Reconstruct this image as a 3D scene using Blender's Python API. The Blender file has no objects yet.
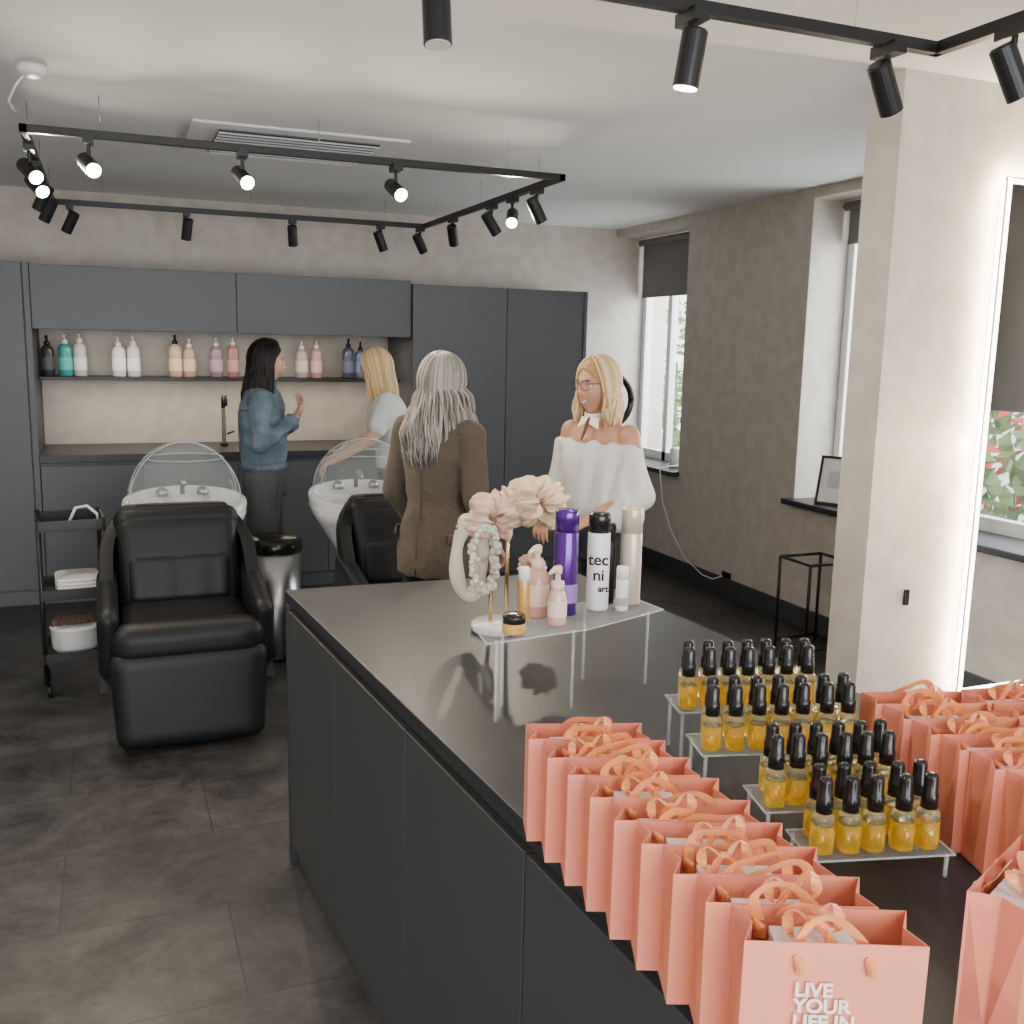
import bpy, bmesh, math, random
from mathutils import Vector, Matrix, noise, Euler
random.seed(4)
S=bpy.context.scene
COL=S.collection
# ------------------------------------------------------------------ materials
def mat(name,col,rough=.5,metal=0,spec=.5,trans=0,alpha=1,emit=None,es=0,ior=1.45,coat=0,sheen=0,var=0,vscale=8,bump=0,bscale=60,col2=None,r0=.38,r1=.64,stretch=None):
    m=bpy.data.materials.new(name); m.use_nodes=True
    nt=m.node_tree; b=nt.nodes['Principled BSDF']
    b.inputs['Base Color'].default_value=(*col,1)
    b.inputs['Roughness'].default_value=rough
    b.inputs['Metallic'].default_value=metal
    b.inputs['Specular IOR Level'].default_value=spec
    b.inputs['Transmission Weight'].default_value=trans
    b.inputs['Alpha'].default_value=alpha
    b.inputs['IOR'].default_value=ior
    b.inputs['Coat Weight'].default_value=coat
    b.inputs['Sheen Weight'].default_value=sheen
    if emit: 
        b.inputs['Emission Color'].default_value=(*emit,1); b.inputs['Emission Strength'].default_value=es
    tc=None
    if var or col2 or bump:
        tc=nt.nodes.new('ShaderNodeTexCoord'); mp=nt.nodes.new('ShaderNodeMapping')
        if stretch: mp.inputs['Scale'].default_value=stretch
        nt.links.new(tc.outputs['Object'],mp.inputs['Vector'])
    if var or col2:
        n=nt.nodes.new('ShaderNodeTexNoise'); n.inputs['Scale'].default_value=vscale; n.inputs['Detail'].default_value=5
        nt.links.new(mp.outputs['Vector'],n.inputs['Vector'])
        r=nt.nodes.new('ShaderNodeValToRGB')
        c2=col2 if col2 else tuple(min(1,c*(1+var)) for c in col)
        c1=col if col2 else tuple(c*(1-var) for c in col)
        r.color_ramp.elements[0].color=(*c1,1); r.color_ramp.elements[1].color=(*c2,1)
        r.color_ramp.elements[0].position=r0; r.color_ramp.elements[1].position=r1
        nt.links.new(n.outputs['Fac'],r.inputs['Fac']); nt.links.new(r.outputs['Color'],b.inputs['Base Color'])
    if bump:
        n2=nt.nodes.new('ShaderNodeTexNoise'); n2.inputs['Scale'].default_value=bscale; n2.inputs['Detail'].default_value=3
        nt.links.new(mp.outputs['Vector'],n2.inputs['Vector'])
        bp=nt.nodes.new('ShaderNodeBump'); bp.inputs['Strength'].default_value=bump; bp.inputs['Distance'].default_value=.01
        nt.links.new(n2.outputs['Fac'],bp.inputs['Height']); nt.links.new(bp.outputs['Normal'],b.inputs['Normal'])
    return m
M={}
M['wall']=mat('wall_plaster',(.535,.485,.425),.7,col2=(.59,.545,.485),vscale=10,bump=.04,bscale=30,r0=.42,r1=.60)
M['ceil']=mat('ceiling_paint',(.76,.765,.755),.8)
M['white']=mat('white_satin',(.8,.8,.79),.35)
M['upvc']=mat('window_frame_white',(.85,.86,.87),.3)
M['blind']=mat('roller_blind_fabric',(.19,.185,.18),.8)
M['cab']=mat('cabinet_bluegrey',(.105,.112,.124),.45)
M['cab2']=mat('island_cabinet_anthracite',(.045,.047,.05),.5)
M['top']=mat('worktop_grey',(.024,.027,.031),.38,spec=.45)
M['topedge']=mat('worktop_dark_edge',(.03,.032,.035),.4)
M['black']=mat('black_metal',(.012,.012,.013),.4)
M['blackpl']=mat('black_plastic_gloss',(.012,.012,.012),.2)
M['skirt']=mat('baseboard_grey',(.05,.052,.056),.5)
M['leather']=mat('black_leather',(.007,.008,.010),.48,spec=.4,bump=.03,bscale=160)
M['ceramic']=mat('white_ceramic',(.82,.83,.84),.12,coat=.5)
M['acryl']=mat('clear_acrylic',(.9,.95,.97),.03,alpha=.10,spec=1)
M['acryledge']=mat('acrylic_edge',(.7,.8,.82),.08,alpha=.32,spec=.9)
M['steel']=mat('brushed_steel',(.45,.45,.46),.28,metal=1)
M['gold']=mat('brass_gold',(.75,.55,.25),.25,metal=1)
M['bag']=mat('salmon_paper',(.78,.265,.165),.55)
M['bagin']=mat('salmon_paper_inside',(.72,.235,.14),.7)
M['ribbon']=mat('peach_ribbon',(.88,.32,.10),.32,sheen=.4)
M['paper']=mat('white_paper',(.85,.84,.82),.6)
M['oil']=mat('amber_oil',(.93,.66,.06),.04,trans=.8,coat=.3,ior=1.33,emit=(.8,.5,.02),es=.05)
M['glass']=mat('bottle_glass',(.80,.76,.50),.04,trans=.85,ior=1.2,coat=.4)
M['mirror']=mat('mirror_silver',(.92,.93,.93),.01,metal=1)
M['led']=mat('led_strip',(1,.95,.85),.5,emit=(1,.82,.56),es=95)
M['ledf']=mat('led_frosted',(1,.95,.85),.5,emit=(1,.88,.66),es=14)
M['bulb']=mat('spot_bulb',(1,.95,.85),.5,emit=(1,.9,.75),es=60)
M['bulboff']=mat('spot_lens_dim',(.8,.78,.72),.2)
def floor_mat():
    m=bpy.data.materials.new('floor_slate_tiles'); m.use_nodes=True; nt=m.node_tree; b=nt.nodes['Principled BSDF']
    tc=nt.nodes.new('ShaderNodeTexCoord'); mp=nt.nodes.new('ShaderNodeMapping'); mp.inputs['Rotation'].default_value=(0,0,0)
    nt.links.new(tc.outputs['Object'],mp.inputs['Vector'])
    br=nt.nodes.new('ShaderNodeTexBrick'); br.offset=.5
    br.inputs['Scale'].default_value=1; br.inputs['Brick Width'].default_value=.92; br.inputs['Row Height'].default_value=.46
    br.inputs['Mortar Size'].default_value=.0022; br.inputs['Mortar Smooth'].default_value=.1
    br.inputs['Color1'].default_value=(.0,0,0,1); br.inputs['Color2'].default_value=(1,1,1,1); br.inputs['Mortar'].default_value=(.35,.35,.35,1)
    nt.links.new(mp.outputs['Vector'],br.inputs['Vector'])
    n=nt.nodes.new('ShaderNodeTexNoise'); n.inputs['Scale'].default_value=3.4; n.inputs['Detail'].default_value=12; n.inputs['Roughness'].default_value=.78
    n.inputs['Distortion'].default_value=.35
    nt.links.new(mp.outputs['Vector'],n.inputs['Vector'])
    r=nt.nodes.new('ShaderNodeValToRGB'); r.color_ramp.elements[0].position=.38; r.color_ramp.elements[1].position=.66
    r.color_ramp.elements[0].color=(.017,.017,.018,1); r.color_ramp.elements[1].color=(.088,.085,.082,1)
    nt.links.new(n.outputs['Fac'],r.inputs['Fac'])
    mx=nt.nodes.new('ShaderNodeMix'); mx.data_type='RGBA'; mx.blend_type='MULTIPLY'; mx.inputs[0].default_value=1
    r2=nt.nodes.new('ShaderNodeValToRGB'); r2.color_ramp.elements[0].color=(.8,.8,.8,1); r2.color_ramp.elements[1].color=(1.1,1.1,1.1,1)
    nt.links.new(br.outputs['Color'],r2.inputs['Fac'])
    nt.links.new(r.outputs['Color'],mx.inputs[6]); nt.links.new(r2.outputs['Color'],mx.inputs[7])
    mx2=nt.nodes.new('ShaderNodeMix'); mx2.data_type='RGBA'
    mx2.inputs[7].default_value=(.02,.02,.02,1)
    nt.links.new(br.outputs['Fac'],mx2.inputs[0]); nt.links.new(mx.outputs[2],mx2.inputs[6])
    nt.links.new(mx2.outputs[2],b.inputs['Base Color'])
    b.inputs['Roughness'].default_value=.42; b.inputs['Specular IOR Level'].default_value=.4
    bp=nt.nodes.new('ShaderNodeBump'); bp.inputs['Strength'].default_value=.15; bp.inputs['Distance'].default_value=.01
    nt.links.new(n.outputs['Fac'],bp.inputs['Height']); nt.links.new(bp.outputs['Normal'],b.inputs['Normal'])
    return m
M['floor']=floor_mat()
# ------------------------------------------------------------------ helpers
def empty(name,loc=(0,0,0),rz=0):
    e=bpy.data.objects.new(name,None); e.location=loc; e.rotation_euler=(0,0,rz); COL.objects.link(e); e.empty_display_size=.1; return e
def obj(name,me,mats,parent=None,loc=(0,0,0),rot=(0,0,0),smooth=False):
    o=bpy.data.objects.new(name,me)
    if not isinstance(mats,(list,tuple)): mats=[mats]
    if len(me.materials)==0:
        for m in mats: me.materials.append(m)
    o.location=loc; o.rotation_euler=rot
    if parent: o.parent=parent
    COL.objects.link(o)
    if smooth:
        for p in me.polygons: p.use_smooth=True
    return o
def bevel(o,w,seg=3):
    b=o.modifiers.new('bevel','BEVEL'); b.width=w; b.segments=seg; b.limit_method='ANGLE'; b.angle_limit=.6
    return o
def box(name,lo,hi,m,parent=None,bev=0,seg=3,rot=None,smooth=False):
    lo=Vector(lo);hi=Vector(hi); c=(lo+hi)/2; d=hi-lo
    bm=bmesh.new(); bmesh.ops.create_cube(bm,size=1)
    for v in bm.verts: v.co=Vector((v.co.x*d.x,v.co.y*d.y,v.co.z*d.z))
    me=bpy.data.meshes.new(name); bm.to_mesh(me); bm.free()
    o=obj(name,me,m,parent,c,rot or (0,0,0))
    if bev:
        bevel(o,bev,seg)
        if seg>2:
            for p in me.polygons: p.use_smooth=True
            w=o.modifiers.new('wn','WEIGHTED_NORMAL')
    return o
def prism(name,pts,z0,z1,m,parent=None,bev=0):
    n=len(pts); vs=[(x,y,z0) for x,y in pts]+[(x,y,z1) for x,y in pts]
    fs=[tuple(range(n))[::-1],tuple(range(n,2*n))]+[(i,(i+1)%n,n+(i+1)%n,n+i) for i in range(n)]
    me=bpy.data.meshes.new(name); me.from_pydata(vs,[],fs); 
    bm=bmesh.new(); bm.from_mesh(me); bmesh.ops.recalc_face_normals(bm,faces=bm.faces); bm.to_mesh(me); bm.free()
    o=obj(name,me,m,parent)
    if bev: bevel(o,bev,2)
    return o
class MB:
    """mesh builder collecting tubes / lofts / lathes"""
    def __init__(s): s.v=[];s.f=[];s.mi=[]
    def add(s,v,f,mi=0):
        o=len(s.v); s.v+= [tuple(x) for x in v]; s.f+=[tuple(i+o for i in q) for q in f]; s.mi+=[mi]*len(f)
    def rings(s,rs,mi=0,cap=True):
        n=len(rs[0]); v=[p for r in rs for p in r]; f=[]
        for k in range(len(rs)-1):
            for i in range(n):
                j=(i+1)%n; f.append((k*n+i,k*n+j,(k+1)*n+j,(k+1)*n+i))
        if cap:
            f.append(tuple(range(n))[::-1]); f.append(tuple((len(rs)-1)*n+i for i in range(n)))
        s.add(v,f,mi)
    def tube(s,pts,rad,n=8,mi=0,flat=1,cap=True,up=None):
        pts=[Vector(p) for p in pts]
        if not isinstance(rad,(list,tuple)): rad=[rad]*len(pts)
        rs=[];prev=None
        for k,p in enumerate(pts):
            if k==0: t=pts[1]-p
            elif k==len(pts)-1: t=p-pts[k-1]
            else: t=pts[k+1]-pts[k-1]
            t=t.normalized() if t.length>1e-9 else Vector((0,0,1))
            if prev is None:
                a=Vector(up) if up else (Vector((0,0,1)) if abs(t.z)<.9 else Vector((1,0,0)))
                prev=a
            u=(prev-t*prev.dot(t))
            if u.length<1e-6: u=t.orthogonal()
            u.normalize(); w=t.cross(u); prev=u
            rs.append([p+u*math.cos(2*math.pi*i/n)*rad[k]+w*math.sin(2*math.pi*i/n)*rad[k]*flat for i in range(n)])
        s.rings(rs,mi,cap)
    def capsule(s,p0,p1,r0,r1,n=14,mi=0):
        p0=Vector(p0);p1=Vector(p1);d=(p1-p0); L=d.length
        if L<1e-6: d=Vector((0,0,1));L=1e-6
        d.normalize(); pts=[];rad=[]
        for k in range(5):
            a=math.pi/2*(k+.25)/5; pts.append(p0-d*math.cos(a)*r0); rad.append(math.sin(a)*r0)
        for k in range(5):
            a=math.pi/2*(4-k+.25)/5; 
            if k==0: pts.append(p0);rad.append(r0)
            pts.append(p1+d*math.cos(a)*r1 if k else p1); rad.append(math.sin(a)*r1 if k else r1)
        s.tube(pts,rad,n,mi)
    def chain(s,pts,rads,n=14):
        for i in range(len(pts)-1): s.capsule(pts[i],pts[i+1],rads[i],rads[i+1],n)
    def loft(s,rs,n=24,mi=0,e=1.0):
        # rs: (cx,cy,z,rx,ry)
        out=[]
        for cx,cy,z,rx,ry in rs:
            r=[]
            for i in range(n):
                a=2*math.pi*i/n; ca,sa=math.cos(a),math.sin(a)
                r.append(Vector((cx+rx*abs(ca)**e*(1 if ca>=0 else -1),cy+ry*abs(sa)**e*(1 if sa>=0 else -1),z)))
            out.append(r)
        s.rings(out,mi)
    def lathe(s,prof,n=24,mi=0,c=(0,0),cap=True):
        s.rings([[Vector((c[0]+r*math.cos(2*math.pi*i/n),c[1]+r*math.sin(2*math.pi*i/n),z)) for i in range(n)] for r,z in prof],mi,cap)
    def boxx(s,lo,hi,mi=0):
        x0,y0,z0=lo;x1,y1,z1=hi
        v=[(x0,y0,z0),(x1,y0,z0),(x1,y1,z0),(x0,y1,z0),(x0,y0,z1),(x1,y0,z1),(x1,y1,z1),(x0,y1,z1)]
        s.add(v,[(3,2,1,0),(4,5,6,7),(0,1,5,4),(1,2,6,5),(2,3,7,6),(3,0,4,7)],mi)
    def mesh(s,name,fix=True):
        me=bpy.data.meshes.new(name); me.from_pydata(s.v,[],s.f)
        for p,m in zip(me.polygons,s.mi): p.material_index=m
        if fix:
            bm=bmesh.new(); bm.from_mesh(me); bmesh.ops.recalc_face_normals(bm,faces=bm.faces); bm.to_mesh(me); bm.free()
        return me
    def obj(s,name,mats,parent=None,smooth=True,loc=(0,0,0),rot=(0,0,0)):
        return obj(name,s.mesh(name),mats,parent,loc,rot,smooth)
def cyl(name,p0,p1,r,m,parent=None,n=20,r1=None):
    b=MB(); b.tube([p0,p1],[r,r1 if r1 is not None else r],n); o=b.obj(name,m,parent,smooth=False); 
    for p in o.data.polygons:
        if len(p.vertices)==4: p.use_smooth=True
    return o
def remeshed(name,mb,m,parent,voxel=.008,smooth=4,disp=None,cut=None,deform=None):
    me=mb.mesh(name+'_src')
    t=bpy.data.objects.new('tmp',me); COL.objects.link(t)
    r=t.modifiers.new('r','REMESH'); r.mode='VOXEL'; r.voxel_size=voxel; r.use_smooth_shade=True
    sm=t.modifiers.new('s','SMOOTH'); sm.factor=.5; sm.iterations=smooth
    dg=bpy.context.evaluated_depsgraph_get(); dg.update()
    nm=bpy.data.meshes.new_from_object(t.evaluated_get(dg)); nm.name=name
    bpy.data.objects.remove(t)
    if disp:
        amp,fx,fz=disp
        ns=[v.normal.copy() for v in nm.vertices]
        for v,nn in zip(nm.vertices,ns):
            q=Vector((v.co.x*fx+v.co.z*1.5,v.co.y*fx,v.co.z*fz))
            w=(1-2*abs(noise.noise(q)))*.8-.4+.3*noise.noise(q*1.7+Vector((5,1,3)))
            v.co+=nn*amp*w
    if deform:
        for v in nm.vertices: v.co=deform(v.co)
    nm.materials.clear()
    return obj(name,nm,m,parent,smooth=True)
# ------------------------------------------------------------------ room shell
ZC=2.6; XR=3.84; YB=7.3; XL=-2.6; YF=-2.6
box('floor',(XL-.3,YF-.3,-.1),(XR+.5,YB+.3,0),M['floor'])
box('ceiling',(XL-.3,YF-.3,ZC),(XR+.5,YB+.3,ZC+.1),M['ceil'])
box('wall_back',(XL-.2,YB,0),(XR+.5,YB+.15,ZC),M['wall'])
box('wall_left',(XL-.15,YF,0),(XL,YB,ZC),M['wall'])
wins=[(6.2,7.3,.77,2.54),(3.7,4.86,.77,2.54),(1.56,2.70,.77,2.54)]
W=empty('wall_right')
def ws(nm,y0,y1,z0,z1): box(nm,(XR,y0,z0),(XR+.36,y1,z1),M['wall'],W)
ws('panel_a',YF,1.56,0,ZC); ws('panel_b',2.70,3.7,0,ZC); ws('panel_c',4.86,6.2,0,ZC)
for i,(a,b,z0,z1) in enumerate(wins):
    ws('below_%d'%i,a,b,0,z0-.001); ws('above_%d'%i,a,b,z1,ZC)
blindz=[2.08,2.30,1.40]
for i,(a,b,z0,z1) in enumerate(wins):
    w=empty('window_%d'%(i+1))
    xg=XR+.27
    fw=.055
    box('frame_top',(xg,a,z1-fw),(xg+.06,b,z1),M['upvc'],w,.004,2)
    box('frame_bottom',(xg,a,z0),(xg+.06,b,z0+fw+.02),M['upvc'],w,.004,2)
    box('frame_far',(xg,b-fw,z0),(xg+.06,b,z1),M['upvc'],w,.004,2)
    box('frame_near',(xg,a,z0),(xg+.06,a+fw,z1),M['upvc'],w,.004,2)
    m_=(a+b)/2+.12
    box('mullion',(xg,m_-.03,z0),(xg+.06,m_+.03,z1),M['upvc'],w,.004,2)
    box('glass',(xg+.025,a+fw,z0+fw),(xg+.03,b-fw,z1-fw),mat('window_glass_%d'%i,(1,1,1),.0,alpha=.06,spec=.5),w)
    box('window_sill_%d'%(i+1),(XR-.07,a-.02 if i==0 else a-.04,z0-.03),(xg,b+.04 if i==1 else b,z0+.005),M['topedge'],w,.006,2)
    bl=empty('roller_blind')
    cyl('roller_tube',(xg-.05,a+.02,z1-.035),(xg-.05,b-.02,z1-.035),.025,M['blind'],bl)
    box('blind_fabric',(xg-.03,a+.03,blindz[i]),(xg-.027,b-.03,z1-.03),M['blind'],bl)
    box('blind_hem_bar',(xg-.035,a+.03,blindz[i]-.012),(xg-.022,b-.03,blindz[i]+.012),M['blind'],bl,.003,2)
box('wall_partition',(2.52,2.76,0),(XR-.001,2.93,ZC-.001),M['wall'])
def skirt(nm,lo,hi): box(nm,lo,hi,M['skirt'],None,.004,2)
skirt('baseboard_right',(XR-.018,2.95,0),(XR-.001,7.28,.13))
skirt('baseboard_right_near',(XR-.018,YF+.01,0),(XR-.001,2.74,.13))
skirt('baseboard_partition',(2.52,2.742,0),(3.80,2.759,.13))
skirt('baseboard_partition_end',(2.502,2.76,0),(2.519,2.93,.13))
skirt('baseboard_back',(3.28,7.282,0),(3.82,7.299,.13))
box('wall_front_left',(XL,YF-.15,0),(-1.6,YF,ZC),M['wall'])
box('wall_front_right',(3.0,YF-.15,0),(XR,YF,ZC),M['wall'])
box('wall_front_top',(-1.6,YF-.15,2.4),(3.0,YF,ZC),M['wall'])
# ------------------------------------------------------------------ back cabinetry
YC=6.63
K=empty('fitted_cabinets')
def panel(nm,x0,x1,z0,z1,y=YC,d=.02,m='cab'): return box(nm,(x0,y,z0),(x1,y+d,z1),M[m],K,.003,2)
box('tall_carcass_l',(-1.6,YC+.022,.0),(-.42,YB-.005,2.08),M['cab'],K)
panel('tall_door_1',-1.597,-1.0,.1,2.09); panel('tall_door_2',-.997,-.46,.1,2.09)
panel('tall_side',-.455,-.42,.0,2.09,YC-.005,.64)
box('upper_carcass',(-.419,YC+.022,1.705),(1.93,YB-.005,2.07),M['cab'],K)
panel('upper_door_1',-.417,.77,1.70,2.08); panel('upper_door_2',.774,1.93,1.70,2.08)
box('tall_carcass_r',(1.96,YC+.022,0),(3.27,YB-.005,2.055),M['cab'],K)
panel('filler',1.935,2.03,0,2.06,YC-.03,.66)
panel('tall_door_3',2.035,2.635,.1,2.06); panel('tall_door_4',2.64,3.24,.1,2.06); panel('end_panel',3.243,3.27,0,2.06,YC-.005,.64)
box('plinth',(-1.6,YC+.05,0),(3.24,YC+.06,.1),M['black'],K)
box('base_carcass',(-.419,YC+.022,.0),(1.93,YB-.005,.885),M['cab'],K)
for i in range(4): panel('base_door_%d'%i,-.415+i*.587,-.415+i*.587+.583,.1,.87)
box('worktop',(-.419,YC-.03,.89),(1.93,YB-.003,.94),M['topedge'],K,.003,2)
l=bpy.data.lights.new('undercabinet_fill','AREA'); l.shape='RECTANGLE'; l.size=2.1; l.size_y=.03; l.energy=7; l.color=(1,.84,.66)  # added fill lamp to warm the alcove, not a visible fitting
lo=bpy.data.objects.new('undercabinet_fill',l); COL.objects.link(lo); lo.parent=K; lo.location=(.75,6.80,1.695)
l=bpy.data.lights.new('undershelf_fill','AREA'); l.shape='RECTANGLE'; l.size=2.1; l.size_y=.03; l.energy=6; l.color=(1,.84,.66)  # second added fill lamp, for the warm area below the shelf
lo=bpy.data.objects.new('undershelf_fill',l); COL.objects.link(lo); lo.parent=K; lo.location=(.75,7.0,1.38)
sh=box('wall_shelf',(-.418,6.93,1.385),(1.93,YB-.002,1.405),M['black'],None,.002,2)
cols=[(.03,.035,.04),(.04,.32,.31),(.50,.53,.56),(.74,.75,.77),(.66,.68,.72),(.55,.42,.31),(.50,.36,.24),(.30,.20,.27),(.36,.19,.17),(.38,.33,.34),(.44,.25,.27),(.06,.075,.13),(.09,.12,.24)]
xs=[-.365,-.26,-.173,.06,.152,.414,.503,.678,.789,1.256,1.36,1.588,1.675]
for i,(c,x) in enumerate(zip(cols,xs)):
    b=MB(); z=0; r=.040+.003*(i%2)
    h=.185+.01*(i%3)
    b.lathe([(r*.94,0),(r,.006),(r,h-.02),(r*.8,h),(r*.42,h+.012),(.016,h+.016)],20,0)
    b.lathe([(.018,h+.012),(.018,h+.035),(.008,h+.037),(.006,h+.06)],14,1)
    b.tube([(0,0,h+.06),(0,-.005,h+.068),(-.005,-.03,h+.066),(-.008,-.045,h+.055)],[.009,.009,.006,.004],8,1)
    b.lathe([(r+.0008,.04),(r+.0008,.12)],20,2,cap=False)
    mm=mat('bottle_tint_%d'%i,c,.25,coat=.3)
    b.obj('pump_bottle',[mm,M['blackpl'] if i in(0,11,12,5) else M['white'],mat('bottle_label_%d'%i,tuple(min(1,q*1.5+.04) for q in c),.5)],None,loc=(x,7.05,1.4055))
b=MB(); b.lathe([(.026,0),(.026,.02),(.014,.025),(.013,.27)],16); b.tube([(0,0,.26),(0,0,.31),(0,-.04,.345),(0,-.1,.345),(0,-.14,.32),(0,-.145,.28)],.014,12)
b.tube([(.02,0,.08),(.07,0,.1)],.007,8); b.obj('kitchen_faucet',M['black'],None,loc=(.71,7.0,.941))
# ------------------------------------------------------------------ track lights
def spot(track,x,y,aim,on,zt=2.44,nm='spot'):
    e=empty(nm); e.parent=track; e.location=(x,y,zt)
    b=MB(); b.boxx((-.02,-.045,-.03),(.02,.045,0)); b.tube([(0,0,-.02),(0,0,-.075)],.008,10)
    a=Vector(aim).normalized(); c=Vector((0,0,-.11))
    b.tube([c-a*.065,c+a*.062],[.031,.031],22); 
    b.tube([c-a*.07,c-a*.064],[.026,.031],22)
    o=b.obj('head',M['black'],e,smooth=False)
    q=MB(); q.tube([c+a*.0625,c+a*.064],[.028,.028],18); q.obj('lens',M['bulb'] if on else M['bulboff'],e,smooth=False)
    if on:
        l=bpy.data.lights.new('spot_light','SPOT'); l.energy=38; l.color=(1,.85,.66); l.spot_size=2.4; l.spot_blend=.8; l.shadow_soft_size=.025
        lo=bpy.data.objects.new('spot_lamp',l); COL.objects.link(lo); lo.parent=e; lo.location=c+a*.075
        lo.rotation_euler=a.to_track_quat('-Z','Y').to_euler()
def rail(t,p0,p1,z=2.45):
    x0,y0=p0;x1,y1=p1; w=.015
    box('rail',(min(x0,x1)-w,min(y0,y1)-w,z-.017),(max(x0,x1)+w,max(y0,y1)+w,z+.014),M['black'],t,.002,2)
    for k in (.12,.5,.88):
        x=x0+(x1-x0)*k;y=y0+(y1-y0)*k
        cyl('hanger_wire',(x,y,z),(x,y,ZC),.0015,M['steel'],t,6)
T1=empty('track_light')
x0,x1,y0,y1=-.27,2.03,4.44,6.66
rail(T1,(x0,y0),(x1,y0)); rail(T1,(x0,y1),(x1,y1)); rail(T1,(x0,y0),(x0,y1)); rail(T1,(x1,y0),(x1,y1))
for x in (-.04,.555,1.22): spot(T1,x,y0,(.25-.1*x,-.85,-.42),True)
spot(T1,2.03,5.06,(-.35,-.8,-.5),True); spot(T1,2.03,4.73,(.5,.1,-.8),False); spot(T1,2.03,5.37,(.6,.1,-.8),False); spot(T1,2.03,6.05,(.3,.5,-.8),False)
for x,a in ((-.18,(-.4,.3,-.8)),(.487,(-.1,.3,-.9)),(1.14,(.1,.3,-.9)),(1.725,(.4,.2,-.9)),(2.0,(.5,.3,-.8))): spot(T1,x,y1,a,False)
spot(T1,-.27,4.72,(.4,-.8,-.5),True); spot(T1,-.27,5.15,(.4,-.8,-.5),True); spot(T1,-.27,5.6,(-.4,.3,-.8),False); spot(T1,-.27,6.1,(-.4,.3,-.8),False)
T2=empty('track_light')
rail(T2,(-.2,2.15),(2.06,2.15)); rail(T2,(2.06,-.4),(2.06,2.15))
spot(T2,.68,2.15,(0,-.15,-1),False,2.455); spot(T2,1.31,2.15,(-.1,.1,-1),True); spot(T2,1.90,2.15,(.6,.2,-.8),False); spot(T2,2.06,1.90,(.5,-.1,-.9),False)
b=MB(); b.lathe([(.05,0),(.05,-.02),(.035,-.035)],24); b.obj('smoke_detector',M['white'],None,loc=(-.21,4.08,2.599))
b=MB(); b.tube([(-.23,4.16,2.598),(-.27,4.18,2.55),(-.30,4.22,2.50),(-.29,4.3,2.485),(-.28,4.40,2.50)],.004,8); b.obj('power_cable',M['white'],T1)
A=empty('ceiling_air_vent')
box('plate',(.38,4.68,2.585),(1.36,5.45,2.599),M['white'],A,.006,3)
box('intake',(.5,4.78,2.58),(1.24,5.35,2.586),mat('vent_shadow',(.12,.12,.13),.7),A)
vg=mat('vent_grey',(.5,.51,.52),.6)
for i in range(9): box('louvre_%d'%i,(.5,4.79+i*.064,2.572),(1.24,4.83+i*.064,2.580),vg,A,rot=(.3,0,0))
# ------------------------------------------------------------------ island
def ex(y,o=0): return .47+.072*(2.99-y)+o
I=empty('kitchen_island_counter')
yN=-.35
RX=lambda y: 1.44+.07*(2.96-y)
prism('worktop',[(ex(2.99),2.99),(RX(2.96),2.96),(RX(yN),yN),(ex(yN),yN)],.865,.90,M['top'],I,.003)
prism('shadow_gap',[(ex(2.96,.03),2.96),(RX(2.93)-.03,2.93),(RX(yN)-.03,yN),(ex(yN,.03),yN)],.845,.865,M['black'],I)
prism('carcass',[(ex(2.95,.022),2.95),(RX(2.93)-.02,2.93),(RX(yN)-.02,yN+.02),(ex(yN+.02,.022),yN+.02)],.0,.845,M['cab2'],I)
ys=[2.965,2.46,1.92,1.36,.80,.24,-.33]
for i in range(6):
    a,c=ys[i]-.003,ys[i+1]+.003
    prism('door_%d'%i,[(ex(a,.002),a),(ex(a,.021),a),(ex(c,.021),c),(ex(c,.002),c)],.075,.842,M['cab2'],I,.002)
prism('side_trim',[(ex(2.985,-.0),2.985),(ex(2.985,.03),2.985),(ex(2.967,.03),2.967),(ex(2.967,0),2.967)],.0,.865,M['topedge'],I)
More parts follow.
